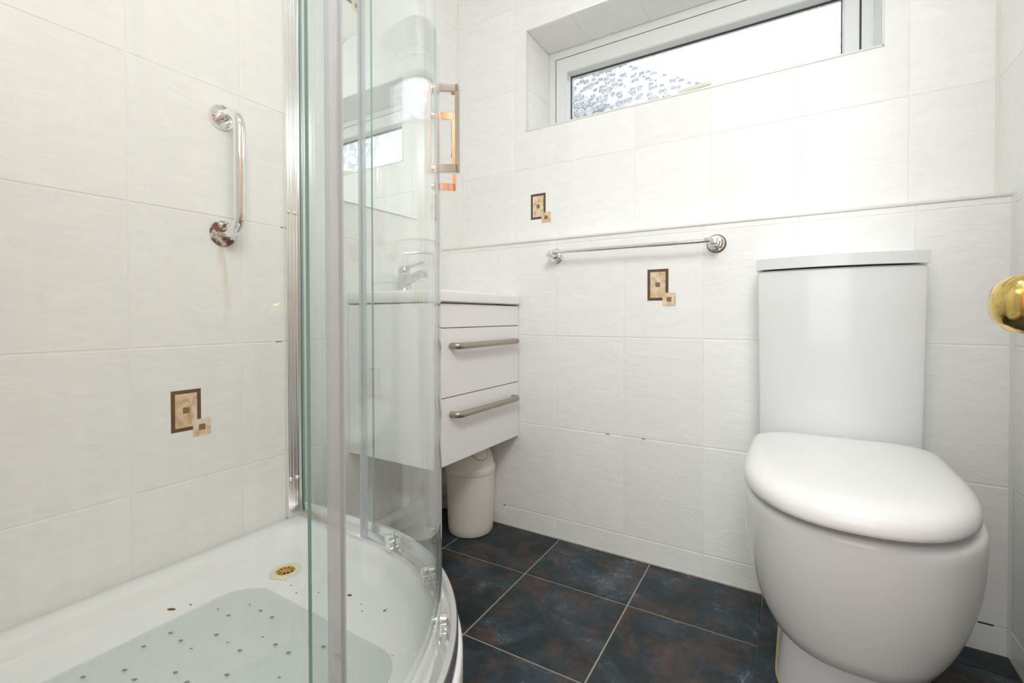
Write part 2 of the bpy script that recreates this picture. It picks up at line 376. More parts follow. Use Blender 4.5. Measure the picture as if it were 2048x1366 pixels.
# tiles laid on a plane: origin O, unit axes U (along), V (up), N (out of the wall)
_tile_cache = {}
def tile_mesh(poly, th, ch, mat, tol):
    key = (tuple((round(a, 4), round(b, 4)) for a, b in poly), th, mat.name)
    if key in _tile_cache: return _tile_cache[key]
    bm = bmesh.new()
    n = len(poly)
    def inset(d):
        out = []
        for i in range(n):
            p0, p1, p2 = Vector(poly[i - 1]), Vector(poly[i]), Vector(poly[(i + 1) % n])
            e1 = (p1 - p0).normalized(); e2 = (p2 - p1).normalized()
            n1 = Vector((-e1.y, e1.x)); n2 = Vector((-e2.y, e2.x))
            out.append(p1 + (n1 + n2) / (1 + n1.dot(n2)) * d)
        return out
    a = inset(0); b = inset(ch)
    loft(bm, [[(p.x, p.y, -th) for p in a], [(p.x, p.y, -ch * 0.7) for p in a], [(p.x, p.y, 0) for p in b]], cap0=False)
    bmesh.ops.recalc_face_normals(bm, faces=bm.faces)
    me = bpy.data.meshes.new('tile'); bm.to_mesh(me); bm.free(); me.materials.append(mat)
    # face normals outwards (the front cap looks along +z)
    for pl in me.polygons:
        if len(pl.vertices) == n and abs(pl.normal.z) > 0.9 and pl.normal.z < 0:
            me.flip_normals(); break
    _tile_cache[key] = me
    return me
def put_tile(parent, O, U, V, N, poly, mat, th=0.007, ch=0.0016, name='tile', dn=0.0):
    us = min(p[0] for p in poly); vs = min(p[1] for p in poly)
    loc = [(a - us, b - vs) for a, b in poly]
    me = tile_mesh(loc, th, ch, mat, 0)
    o = bpy.data.objects.new(name, me); COL.objects.link(o)
    mt = Matrix((U, V, N)).transposed().to_4x4(); mt.translation = Vector(O) + Vector(U) * us + Vector(V) * vs + Vector(N) * dn
    o.matrix_world = mt; o.parent = parent
    return o
JT = 0.0024  # joint width
def tile_wall(parent, O, U, V, N, us, vs, mat, hole=None):
    for i in range(len(us) - 1):
        for j in range(len(vs) - 1):
            a, b, c, d = us[i] + JT / 2, us[i + 1] - JT / 2, vs[j] + JT / 2, vs[j + 1] - JT / 2
            if b - a < 0.006 or d - c < 0.006: continue
            poly = [(a, c), (b, c), (b, d), (a, d)]
            if hole:
                h0, h1, g0, g1 = hole
                if h0 < b and h1 > a and g0 < d and g1 > c:
                    cl, cr = h0 > a, h1 < b; cb, ct = g0 > c, g1 < d
                    if cl and ct and not cr and not cb: poly = [(a, c), (h0, c), (h0, g1), (b, g1), (b, d), (a, d)]
                    elif cl and cb and not cr and not ct: poly = [(a, c), (b, c), (b, g0), (h0, g0), (h0, d), (a, d)]
                    elif cr and ct and not cl and not cb: poly = [(h1, c), (b, c), (b, d), (a, d), (a, g1), (h1, g1)]
                    elif cr and cb and not cl and not ct: poly = [(a, c), (b, c), (b, d), (h1, d), (h1, g0), (a, g0)]
                    elif ct and not cb: poly = [(a, g1), (b, g1), (b, d), (a, d)]
                    elif cb and not ct: poly = [(a, c), (b, c), (b, g0), (a, g0)]
                    elif cl and not cr: poly = [(a, c), (h0, c), (h0, d), (a, d)]
                    elif cr and not cl: poly = [(h1, c), (b, c), (b, d), (h1, d)]
                    else: continue
            put_tile(parent, O, U, V, N, poly, mat, dn=random.uniform(-0.0003, 0.0003))

# ------------------------------------------------------------------ room shell
TW, TH, Z0 = 0.2428, 0.3221, 0.0739
ROOM_W, YB, YU, CEIL = 1.6593, 1.4887, 1.5985, 2.60
rows = [0.0] + [Z0 + TH * k for k in range(9)]; rows = [z for z in rows if z < CEIL - 0.01] + [CEIL]
GR = 0.0009
X, Y, Z = Vector((1, 0, 0)), Vector((0, 1, 0)), Vector((0, 0, 1))

wl = struct(boxobj('wall_left', (-0.12, -GR, -0.12, 1.95, -0.05, CEIL + 0.05), M['grout']), 'cream tiled wall behind the shower and the basin', 'wall')
ys = [0.0] + [0.192 + TW * k for k in range(0, 6)] + [YU]
tile_wall(wl, (0, 0, 0), Y, Z, X, ys, rows, M['tile'])

WX0, WX1, WZ0, WZ1 = 0.334, 1.438, 1.510, 1.902
bm = bmesh.new(); yb0, yb1 = YU + GR, 1.95
box(bm, -GR, WX0, yb0, yb1, 0, CEIL); box(bm, WX1, ROOM_W + GR, yb0, yb1, 0, CEIL)
box(bm, WX0, WX1, yb0, yb1, 0, WZ0); box(bm, WX0, WX1, yb0, yb1, WZ1, CEIL)
wb = struct(finish('wall_back', bm, M['grout']), 'cream tiled back wall with the window opening', 'wall')
xs_u = [0.0] + [0.0352 + 0.2426 * k for k in range(0, 7)] + [ROOM_W]
rows_u = [1.0650] + [z for z in rows if z > 1.07]
tile_wall(wb, (0, YU, 0), X, Z, -Y, xs_u, rows_u, M['tile'], hole=(WX0, WX1, WZ0, WZ1))
# tiles lining the window reveal
tile_wall(wb, (WX0 + 0.0016, YU + 0.002, 0), Y, Z, X, [0, 0.193], [WZ0 + 0.004, 1.6844, WZ1], M['tile'])
tile_wall(wb, (WX1 - 0.0016, YU + 0.002, 0), Y, Z, -X, [0, 0.193], [WZ0 + 0.004, 1.6844, WZ1], M['tile'])
tile_wall(wb, (WX0, YU + 0.002, WZ1 - 0.0016), X, Y, -Z, [0, 0.187, 0.43, 0.672, 0.914, WX1 - WX0], [0, 0.193], M['tile'])
tile_wall(wb, (WX0, YU + 0.002, WZ0 + 0.0016), X, Y, Z, [0, 0.187, 0.43, 0.672, 0.914, WX1 - WX0], [0, 0.193], M['tile'])
# rounded plastic bead round the opening
bm = bmesh.new()
box(bm, WX0 - 0.001, WX0 + 0.0045, YU - 0.0022, YU + 0.012, WZ0 - 0.001, WZ1 - 0.004, bev=0.0018)
box(bm, WX1 - 0.0045, WX1 + 0.001, YU - 0.0022, YU + 0.012, WZ0 - 0.001, WZ1 - 0.004, bev=0.0018)
box(bm, WX0 - 0.001, WX1 + 0.001, YU - 0.0022, YU + 0.012, WZ0 - 0.001, WZ0 + 0.0055, bev=0.0018)
struct(finish('trim_1', bm, M['sealant'], smooth=True), 'thin white bead round the window opening', 'trim')

# pipe boxing along the back wall
LEDGE = 1.0640
bx = struct(boxobj('wall_boxing', (-GR, ROOM_W + GR, YB + GR, YU + 0.004, 0, LEDGE - 0.004), M['grout']), 'tiled boxing that stands out from the lower back wall', 'wall')
xs_l = [0.0] + [0.0305 + 0.2432 * k for k in range(0, 7)] + [ROOM_W]
tile_wall(bx, (0, YB, 0), X, Z, -Y, xs_l, [0.0, Z0, Z0 + TH, Z0 + 2 * TH, Z0 + 3 * TH, LEDGE - 0.006], M['tile'])
tile_wall(bx, (0, YB, LEDGE - 0.001), X, Y, Z, xs_l, [0.006, YU - YB], M['tile'])
struct(boxobj('trim_2', (0.0, ROOM_W, YB - 0.0035, YB + 0.006, LEDGE - 0.0075, LEDGE + 0.0015), M['sealant'], bev=0.0028, seg=3), 'rounded white edging strip along the tiled ledge', 'trim')

wr = struct(boxobj('wall_right', (ROOM_W + GR, ROOM_W + 0.12, -0.12, 1.95, -0.05, CEIL + 0.05), M['grout']), 'cream tiled wall right of the toilet', 'wall')
ysr = [0.0] + [0.192 + TW * k for k in range(0, 6)] + [YU]
tile_wall(wr, (ROOM_W, 0, 0), Y, Z, -X, ysr, rows, M['tile'])

bm = bmesh.new()
box(bm, -GR, 0.90, -0.11, -GR, 0, CEIL); box(bm, 0.90, ROOM_W + GR, -0.11, -GR, 2.05, CEIL); box(bm, 1.63, ROOM_W + GR, -0.11, -GR, 0, 2.05)
wf = struct(finish('wall_front', bm, M['grout']), 'tiled front wall with the doorway the picture is taken from', 'wall')
tile_wall(wf, (0, -0.0001, 0), X, Z, Y, [0.0, 0.17, 0.413, 0.656, 0.90], rows, M['tile'])

# corner sealant lines
bm = bmesh.new()
def corner_strip(x, y, sx, sy, z0, z1, w=0.006):
    prism(bm, [(x, y), (x + sx * w, y), (x, y + sy * w)] if sx * sy > 0 else [(x, y), (x, y + sy * w), (x + sx * w, y)], z0, z1)
corner_strip(0, YB, 1, -1, 0, LEDGE); corner_strip(ROOM_W, YB, -1, -1, 0, LEDGE)
corner_strip(0, YU, 1, -1, LEDGE, CEIL); corner_strip(ROOM_W, YU, -1, -1, LEDGE, CEIL)
struct(finish('trim_3', bm, M['sealant']), 'white sealant lines in the wall corners', 'sealant')

struct(boxobj('ceiling', (-0.12, ROOM_W + 0.12, -0.12, 1.95, CEIL, CEIL + 0.06), M['ceil']), 'plain white ceiling', 'ceiling')
fl = struct(boxobj('floor', (-0.12, ROOM_W + 0.12, -0.12, 1.95, -0.06, -0.0018), M['fgrout']), 'dark slate effect tiled floor with pale grout', 'floor')
GA, GS = 0.0217, 0.3175
gu = Vector((math.cos(GA), math.sin(GA), 0)); gv = Vector((-math.sin(GA), math.cos(GA), 0))
FO = Vector((0.2164, 1.2304, 0.0))
for i in range(-1, 5):
    for j in range(-4, 1):
        c = FO + gu * ((i + .5) * GS) + gv * ((j + .5) * GS)
        if c.x < -0.1 or c.x > ROOM_W or c.y < 0 or c.y > YU: continue
        a, b, cc, d = i * GS + 0.0022, (i + 1) * GS - 0.0022, j * GS + 0.0022, (j + 1) * GS - 0.0022
        put_tile(fl, FO, gu, gv, Z, [(a, cc), (b, cc), (b, d), (a, d)], M['floor'], ch=0.0012)
# a second layer of tile under the toilet
pl = struct(boxobj('floor_plinth', (1.1668, ROOM_W, 0.24, YB, 0.0, 0.0095), M['fgrout']), 'raised second layer of dark tiles under the toilet', 'floor')
for y0, y1 in ((0.245, 0.765), (0.768, 1.085), (1.088, 1.405), (1.408, YB - 0.004)):
    put_tile(pl, (0, 0, 0.012), X, Y, Z, [(1.1655, y0), (1.485, y0), (1.485, y1), (1.1655, y1)], M['floor'], th=0.0115, ch=0.0016)
    put_tile(pl, (0, 0, 0.012), X, Y, Z, [(1.488, y0), (1.655, y0), (1.655, y1), (1.488, y1)], M['floor'], th=0.0115, ch=0.0016)
bm = bmesh.new()
box(bm, 0.03, ROOM_W - 0.003, YB - 0.0028, YB - 0.0002, -0.001, 0.0028)
struct(finish('baseboard_back', bm, M['grime']), 'stained sealant line where the floor meets the back wall', 'sealant')

# hall behind the camera (seen only in reflections)
bm = bmesh.new()
box(bm, 0.2, 0.26, -1.6, -0.111, 0, CEIL); box(bm, 2.4, 2.46, -1.6, -0.111, 0, CEIL); box(bm, 0.2, 2.46, -1.66, -1.6, 0, CEIL); box(bm, ROOM_W + 0.121, 2.46, -0.16, -0.111, 0, CEIL)
struct(finish('wall_hall', bm, M['paint']), 'beige painted hall walls outside the doorway', 'wall')
struct(boxobj('ceiling_hall', (0.2, 2.46, -1.66, -0.121, CEIL, CEIL + 0.05), M['ceil']), 'white hall ceiling', 'ceiling')
struct(boxobj('floor_hall', (0.2, 2.46, -1.66, -0.121, -0.06, 0.0), M['carpet']), 'brown hall carpet', 'floor')
# doorway lining
bm = bmesh.new()
box(bm, 0.90, 0.925, -0.125, 0.002, 0, 2.06); box(bm, 1.635, 1.656, -0.125, 0.002, 0, 2.06); box(bm, 0.90, 1.656, -0.125, 0.002, 2.035, 2.06)
struct(finish('trim_4', bm, M['pine']), 'orange pine lining of the doorway', 'trim')

# ceiling light, and an added glowing fill disc on the hall ceiling
lamp = thing('ceiling_light', 'round flush ceiling light above the middle of the bathroom', 'lamp', (0.95, 0.72, CEIL))
bm = bmesh.new(); lathe(bm, [(0.19, 0), (0.19, -0.02), (0.175, -0.028)], (0, 0, 0)); finish('lamp_base', bm, M['pvc'], lamp, True)
bm = bmesh.new(); lathe(bm, [(0.172, -0.0285), (0.165, -0.05), (0.12, -0.066), (0.05, -0.073), (0.0, -0.075)], (0, 0, 0), caps=False); finish('lamp_shade', bm, lamp_mat('lit_opal_glass', CEILING_LAMP), lamp, True)
hl = thing('hall_ceiling_fill', 'round added fill light on the hall ceiling, unseen behind the camera', 'lamp', (1.3, -0.85, CEIL))
bm = bmesh.new(); lathe(bm, [(0.15, -0.001), (0.15, -0.04), (0.1, -0.06), (0.0, -0.065)], (0, 0, 0), caps=False); finish('lamp_shade', bm, lamp_mat('hall_fill_glow', HALL_FILL, (1, 0.93, 0.84)), hl, True)

# ------------------------------------------------------------------ window
FY = 1.795
def ring_box(bm, x0, x1, z0, z1, wl_, wr_, wb_, wt_, y0, y1, mi=0, bev=0.0):
    box(bm, x0, x0 + wl_, y0, y1, z0, z1, mi, bev); box(bm, x1 - wr_, x1, y0, y1, z0, z1, mi, bev)
    box(bm, x0 + wl_, x1 - wr_, y0, y1, z0, z0 + wb_, mi, bev); box(bm, x0 + wl_, x1 - wr_, y0, y1, z1 - wt_, z1, mi, bev)
bm = bmesh.new(); ring_box(bm, WX0 + 0.001, WX1 - 0.001, WZ0 + 0.001, WZ1 - 0.001, 0.030, 0.030, 0.034, 0.032, FY, FY + 0.07)
win = struct(finish('window_1', bm, M['pvc']), 'wide low white plastic window with daisy patterned obscure glass', 'window')
sx0, sx1, sz0, sz1 = WX0 + 0.0365, WX1 - 0.0365, WZ0 + 0.0405, WZ1 - 0.0385
bm = bmesh.new(); ring_box(bm, WX0 + 0.030, WX1 - 0.030, WZ0 + 0.034, WZ1 - 0.032, 0.008, 0.008, 0.008, 0.008, FY + 0.004, FY + 0.06)
finish('gap_seal', bm, M['gasket'], win)
bm = bmesh.new()
gx0, gx1, gz0, gz1 = 0.4195, 1.3600, 1.604, 1.8010
def rectloop(x0, x1, z0, z1, y): return [(x0, y, z0), (x1, y, z0), (x1, y, z1), (x0, y, z1)]
loft(bm, [rectloop(sx0, sx1, sz0, sz1, FY + 0.06), rectloop(sx0, sx1, sz0, sz1, FY - 0.004), rectloop(sx0 + .003, sx1 - .003, sz0 + .003, sz1 - .003, FY - 0.007),
          rectloop(gx0 - .004, gx1 + .004, gz0 - .004, gz1 + .004, FY - 0.007), rectloop(gx0 - 0.001, gx1 + 0.001, gz0 - 0.001, gz1 + 0.001, FY - 0.002), rectloop(gx0, gx1, gz0, gz1, FY + 0.030), rectloop(gx0 + .0, gx1 - .0, gz0 + .0, gz1 - .0, FY + 0.06)], cap0=False, cap1=False)
finish('sash_frame', bm, M['pvc'], win)
bm = bmesh.new(); ring_box(bm, gx0 - 0.001, gx1 + 0.001, gz0 - 0.001, gz1 + 0.001, 0.0035, 0.0035, 0.0035, 0.0035, FY + 0.036, FY + 0.046)
finish('glazing_gasket', bm, M['gasket'], win)
bm = bmesh.new(); v = [bm.verts.new(p) for p in rectloop(gx0 - .002, gx1 + .002, gz0 - .002, gz1 + .002, FY + 0.0455)]; bm.faces.new(v)
finish('window_pane', bm, M['window'], win)
bm = bmesh.new(); box(bm, 0.865, 0.895, FY - 0.02, FY - 0.0065, 1.555, 1.595, bev=0.004)
tube(bm, [(0.88, FY - 0.014, 1.580), (0.88, FY - 0.042, 1.588), (0.90, FY - 0.046, 1.588), (0.94, FY - 0.046, 1.592), (0.985, FY - 0.044, 1.594)], [0.008, 0.008, 0.0085, 0.008, 0.006], n=14)
finish('window_handle', bm, M['flange'], win, True)
# neighbouring house seen through the pane
hs = thing('house', 'grey rendered neighbouring house blurred through the window pane', 'house', (-4.0, 7.5, 0))
boxobj('wall', (-3.6, 4.6, -1.0, 3.0, -0.5, 3.4), M['render'], hs)
bm = bmesh.new(); loft(bm, [[(-3.6, -1.2, 3.2), (4.9, -1.2, 3.35), (0.6, -1.2, 5.6)], [(-3.6, 3.2, 3.35), (4.9, 3.2, 3.35), (0.6, 3.2, 5.6)]]); finish('roof', bm, M['slate'], hs)
gd = struct(boxobj('ground', (-30, 30, 2.2, 40, -0.9, -0.5), M['render']), 'ground outside the window', 'ground')

# ------------------------------------------------------------------ printed decor motifs
def decor(parent, O, U, N, a, top):
    bm = bmesh.new(); O = Vector(O)
    def rect(u0, u1, v0, v1, d, mi):
        lo = [O + U * u + Z * v + N * (-0.0008) for u, v in ((u0, v0), (u1, v0), (u1, v1), (u0, v1))]
        hi = [p + N * (0.0008 + d) for p in lo]
        loft(bm, [lo, hi], mi=mi)
    W, H_, t = 0.0645, 0.098, 0.0088
    rect(a, a + W, top - H_, top, 0.0006, 0)
    rect(a + t, a + W - t, top - H_ + t, top - t, 0.0008, 1)
    rect(a + W / 2 - 0.0072, a + W / 2 + 0.0072, top - H_ / 2 - 0.0070, top - H_ / 2 + 0.0074, 0.0010, 2)
    s0, s1 = a + 0.0465, a + 0.0865
    rect(s0, s1, top - 0.1155, top - 0.0745, 0.0011, 1)
    rect((s0 + s1) / 2 - 0.0072, (s0 + s1) / 2 + 0.0072, top - 0.0950 - 0.0072, top - 0.0950 + 0.0072, 0.0013, 2)
    return finish('decor_motif', bm, [M['brown'], M['marble'], M['tan']], parent)
decor(bx, (0, YB, 0), X, -Y, 0.838, 0.9345)
decor(wb, (0, YU, 0), X, -Y, 0.355, 1.261)
decor(wl, (0, 0, 0), Y, X, 0.512, 0.614)
decor(wl, (0, 0, 0), Y, X, 0.992, 1.905)
for x, z in ((0.641, 0.773), (0.641, 0.745), (0.880, 0.776), (0.880, 0.744)):
    bm = bmesh.new(); lathe(bm, [(0.0035, -0.001), (0.003, 0.0009), (0.001, 0.0004)], (x, YB, z), -Y, n=12); finish('filled_hole', bm, M['plug'], bx)

# ------------------------------------------------------------------ shower tray
QC, TR = Vector((0.324, 0.32)), 0.536
def quad_loop(inset, z, rc, y0=0.004, nb=28, nc=8, x0=0.003):
    """tray outline: big arc at the room side, three small corners, counter-clockwise"""
    pts = []
    Rb = TR - inset; xr, yt = QC.x + Rb, QC.y + Rb
    x0, y0 = x0 + inset, y0 + inset
    def arc(cx_, cy_, r, a0, a1, n):
        for k in range(n + 1):
            a = a0 + (a1 - a0) * k / n; pts.append((cx_ + r * math.cos(a), cy_ + r * math.sin(a), z))
    arc(xr - rc, y0 + rc, rc, -PI / 2, 0, nc)
    arc(QC.x, QC.y, Rb, 0, PI / 2, nb)
    arc(x0 + rc, yt - rc, rc, PI / 2, PI, nc)
    arc(x0 + rc, y0 + rc, rc, PI, 1.5 * PI, nc)
    return pts
tray = thing('shower_tray', 'white quadrant shower tray with raised rim under the glass enclosure', 'shower tray')
RZ = 0.215
bm = bmesh.new()
L = [quad_loop(0.004, RZ - 0.052, 0.01), quad_loop(0.0, RZ - 0.05, 0.01), quad_loop(0.0, RZ - 0.010, 0.01), quad_loop(0.003, RZ - 0.003, 0.012), quad_loop(0.009, RZ, 0.014), quad_loop(0.050, RZ, 0.05),
     quad_loop(0.056, RZ - 0.002, 0.055), quad_loop(0.060, RZ - 0.007, 0.06), quad_loop(0.069, RZ - 0.026, 0.07), quad_loop(0.075, RZ - 0.033, 0.08), quad_loop(0.085, RZ - 0.037, 0.09), quad_loop(0.115, RZ - 0.0385, 0.10), quad_loop(0.16, RZ - 0.040, 0.10)]
loft(bm, L)
finish('tray_body', bm, M['acrylic'], tray, True, angle=60)
bm = bmesh.new(); loft(bm, [quad_loop(0.022, 0.0, 0.01), quad_loop(0.022, RZ - 0.05, 0.01)]); finish('riser_panel', bm, M['riser'], tray, True)
FZ = RZ - 0.040
bm = bmesh.new(); lathe(bm, [(0.036, 0.0), (0.036, 0.0025), (0.034, 0.0045), (0.026, 0.0050), (0.0215, 0.0035), (0.020, 0.001)], (0.198, 0.668, FZ), caps=False)
dr = finish('drain_cover', bm, M['flange'], tray, True)
bm = bmesh.new(); lathe(bm, [(0.0205, 0.0006), (0.001, 0.0006)], (0.198, 0.668, FZ), caps=False, mi=1)
for k in range(9):
    a = k * 2 * PI / 9
    tube(bm, [(0.198 + 0.004 * math.cos(a), 0.668 + 0.004 * math.sin(a), FZ + 0.0022), (0.198 + 0.013 * math.cos(a + .25), 0.668 + 0.013 * math.sin(a + .25), FZ + 0.0028), (0.198 + 0.0205 * math.cos(a + .1), 0.668 + 0.0205 * math.sin(a + .1), FZ + 0.0022)], 0.0021, n=8)
lathe(bm, [(0.0055, 0.001), (0.0055, 0.0035), (0.001, 0.0045)], (0.198, 0.668, FZ), n=16)
lathe(bm, [(0.0205, 0.001), (0.0205, 0.003), (0.0185, 0.0036), (0.0175, 0.001)], (0.198, 0.668, FZ), n=32, caps=False)
finish('drain_grate', bm, [M['drainbrass'], M['dark']], dr, True)

# bath mat in the tray
matt = thing('shower_mat', 'clear pale blue vinyl mat with rows of drain holes lying in the shower tray', 'bath mat', (0, 0, 0))
def rrect(x0, x1, y0, y1, r, z, n=10):
    out = []
    for cx_, cy_, a0 in ((x1 - r, y0 + r, -PI / 2), (x1 - r, y1 - r, 0), (x0 + r, y1 - r, PI / 2), (x0 + r, y0 + r, PI)):
        for k in range(n + 1):
            a = a0 + PI / 2 * k / n; out.append((cx_ + r * math.cos(a), cy_ + r * math.sin(a), z))
    return out
bm = bmesh.new(); mz = FZ + 0.0012
loft(bm, [rrect(.172, .668, .115, .602, .075, mz), rrect(.172, .668, .115, .602, .075, mz + .002), rrect(.174, .666, .117, .600, .073, mz + .0028)])
finish('mat_sheet', bm, M['vinyl'], matt, True)
bm = bmesh.new(); bm2 = bmesh.new()
for i in range(11):
    for j in range(11):
        x, y = 0.217 + 0.0407 * i, 0.1595 + 0.0432 * j
        if x > 0.655 or y > 0.59: continue
        if (i * 2 + j) % 5 in (0, 1, 3):
            if math.hypot(max(0, x - .60), max(0, y - .53)) > .06: continue
            s = 1.0 if (i + 3 * j) % 4 else 0.6
            t = bmesh.new(); lathe(t, [(0.0035 * s, 0), (0.0035 * s, 0.0006)], (0, 0, 0), n=10)
            bmesh.ops.scale(t, vec=(1.25, 0.75, 1), verts=t.verts); bmesh.ops.rotate(t, matrix=Matrix.Rotation(0.5, 3, 'Z'), verts=t.verts); bmesh.ops.translate(t, vec=(x, y, mz + .0026), verts=t.verts); merge(bm, t)
        else:
            t = bmesh.new(); lathe(t, [(0.0125, 0), (0.0125, 0.0005), (0.0116, 0.0005), (0.0116, 0)], (x, y, mz + .0024), n=20, caps=False); merge(bm2, t)
o = finish('drain_hole', bm, M['ring'], matt); o['kind'] = 'stuff'
o = finish('suction_cup', bm2, M['vinyl'], matt, True); o['kind'] = 'stuff'
# debris
def flake(name, x, y, s, a, label):
    bm = bmesh.new()
    vs = []
    for k in range(9):
        t = k / 9 * 2 * PI; vs.append((math.cos(t) * s * (1 + .2 * random.random()), math.sin(t) * s * .38 * (1 + .4 * random.random()), 0.0006 + 0.0012 * random.random()))
    loft(bm, [[(p[0] * .8, p[1] * .8, 0) for p in vs], vs])
    bmesh.ops.rotate(bm, matrix=Matrix.Rotation(a, 3, 'Z'), verts=bm.verts)
    return tag(finish(name, bm, M['leaf'], loc=(x, y, FZ + 0.0002)), label, 'leaf')
flake('leaf_fragment', 0.130, 0.456, 0.0085, 0.5, 'brown leaf fragment in the tray beside the left wall')
flake('leaf_fragment', 0.518, 0.688, 0.0075, 0.9, 'brown leaf fragment near the curved edge of the shower tray')
flake('leaf_fragment', 0.408, 0.684, 0.0055, 0.4, 'thin dark leaf sliver on the tray just behind the near glass strip')
bm = bmesh.new()
for x, y, s in ((.146, .485, .003), (.262, .640, .002), (.300, .628, .002), (.34, .655, .002), (.455, .675, .0018), (.475, .66, .002), (.5, .69, .0015), (.235, .645, .0015), (.625, .60, .0022), (.66, .60, .0018), (.30, .66, .0012), (.37, .70, .0012)):
    t = bmesh.new(); bmesh.ops.create_icosphere(t, subdivisions=1, radius=s); bmesh.ops.scale(t, vec=(1, .7, .4), verts=t.verts); bmesh.ops.translate(t, vec=(x, y, FZ + .0007), verts=t.verts); merge(bm, t)
o = tag(finish('dirt_specks', bm, M['speck']), 'tiny dark specks scattered on the white tray floor', 'dirt'); o['kind'] = 'stuff'

# ------------------------------------------------------------------ shower enclosure
enc = thing('shower_enclosure', 'curved glass shower enclosure with chrome profiles and two sliding doors', 'shower enclosure')
GTOP, GBOT = 2.06, 0.245
def path_pt(off, s):
    """point on the glass line; s in metres from the left wall, off = offset of radius from 0.5"""
    Rr = 0.5 + off; L1 = QC.x; La = Rr * PI / 2
    if s < L1: return Vector((s, QC.y + Rr)), Vector((0, 1))
    if s < L1 + La:
        a = PI / 2 - (s - L1) / Rr; return Vector((QC.x + Rr * math.cos(a), QC.y + Rr * math.sin(a))), Vector((math.cos(a), math.sin(a)))
    return Vector((QC.x + Rr, QC.y - (s - L1 - La))), Vector((1, 0))
def sweep(bm, off, s0, s1, prof, n=60, mi=0, capmi=0):
    """sweep a closed (radial, z) profile along the glass line"""
    loops = []
    L1, La = QC.x, (0.5 + off) * PI / 2
    ss = sorted(set([s0, s1] + [s0 + (s1 - s0) * k / n for k in range(n + 1)]))
    for s in ss:
        p, nn = path_pt(off, s)
        loops.append([(p.x + nn.x * d, p.y + nn.y * d, z) for d, z in prof])
    rows_ = [[bm.verts.new(p) for p in lp] for lp in loops]; k = len(prof)
    for a, b in zip(rows_, rows_[1:]):
        for i in range(k):
            j = (i + 1) % k; bm.faces.new((a[i], a[j], b[j], b[i])).material_index = mi
    bm.faces.new(rows_[0][::-1]).material_index = capmi; bm.faces.new(rows_[-1]).material_index = capmi
def pane_prof(z0, z1, t=0.006): return [(-t / 2, z0), (t / 2, z0), (t / 2, z1), (-t / 2, z1)]
OFF_F, OFF_D = 0.021, -0.003
LF = QC.x + (0.5 + OFF_F) * PI / 2 + QC.y   # far end of the line, at the front wall
def s_of_angle(off, deg): return QC.x + (0.5 + off) * R(90 - deg)
# wall profiles
def wall_profile(sign):
    bm = bmesh.new()
    if sign == 0:   # on the left wall
        for k in range(5): box(bm, 0.0005, 0.0135 + (0.0008 if k % 2 else 0), 0.797 + .005 * k, 0.8022 + .005 * k, RZ, GTOP + .02, bev=.0009)
        box(bm, 0.0005, 0.0125, 0.822, 0.8345, RZ, GTOP + .02, bev=.0015)
        box(bm, 0.0005, 0.016, 0.8345, 0.848, RZ, GTOP + .02, bev=.0015)
    else:
        box(bm, 0.806, 0.830, 0.0005, 0.030, RZ, GTOP + .02, bev=.0012); box(bm, 0.830, 0.852, 0.0005, 0.040, RZ, GTOP + .02, bev=.0012)
    return finish('wall_profile', bm, M['satin'], enc, True)
wp0 = wall_profile(0); wall_profile(1)
def dome(bm, c, ax, r): lathe(bm, [(r, -0.004), (r, 0.0015), (r * .8, .0035), (r * .35, .0048), (0, .005)], c, ax, n=16)
for z in (1.085, 0.325, 1.85):
    for y in (0.8035, 0.8235):
        bm = bmesh.new(); dome(bm, (0.0142, y, z), X, 0.0055); finish('profile_screw', bm, M['chrome'], wp0, True)
# bottom and top rails
bm = bmesh.new()
sweep(bm, 0.012, 0.030, LF - 0.03, [(-0.020, RZ + .0002), (0.016, RZ + .0002), (0.016, RZ + .034), (0.013, RZ + .040), (0.004, RZ + .040), (0.004, RZ + .016), (-0.012, RZ + .012), (-0.020, RZ + .008)], n=90)
finish('bottom_rail', bm, M['satin'], enc, True, angle=30)
bm = bmesh.new(); sweep(bm, 0.0, 0.030, LF - 0.03, [(-0.022, GTOP), (0.030, GTOP), (0.030, GTOP + .04), (-0.022, GTOP + .04)], n=90)
finish('top_rail', bm, M['chrome'], enc, True, angle=30)
# fixed panels
def panel(name, off, s0, s1, z0, z1, n=40, parent=enc):
    bm = bmesh.new(); sweep(bm, off, s0, s1, pane_prof(z0, z1), n=n, mi=0, capmi=1)
    return finish(name, bm, [M['glass'], M['edge']], parent, True, angle=30)
S_FAR, S_NEAR = 0.311, LF - 0.3215 + 0.0
pf = panel('fixed_panel', OFF_F, 0.02, S_FAR, RZ + .018, GTOP + .01, 4)
pn = panel('fixed_panel', OFF_F, LF - 0.319, LF - 0.02, RZ + .018, GTOP + .01, 6)
def seal(parent, off, s0, s1, z0, z1, w0, w1):
    bm = bmesh.new(); sweep(bm, off, s0, s1, [(w0, z0), (w1, z0), (w1, z1), (w0, z1)], n=3); return finish('seal_strip', bm, M['seal'], parent, True)
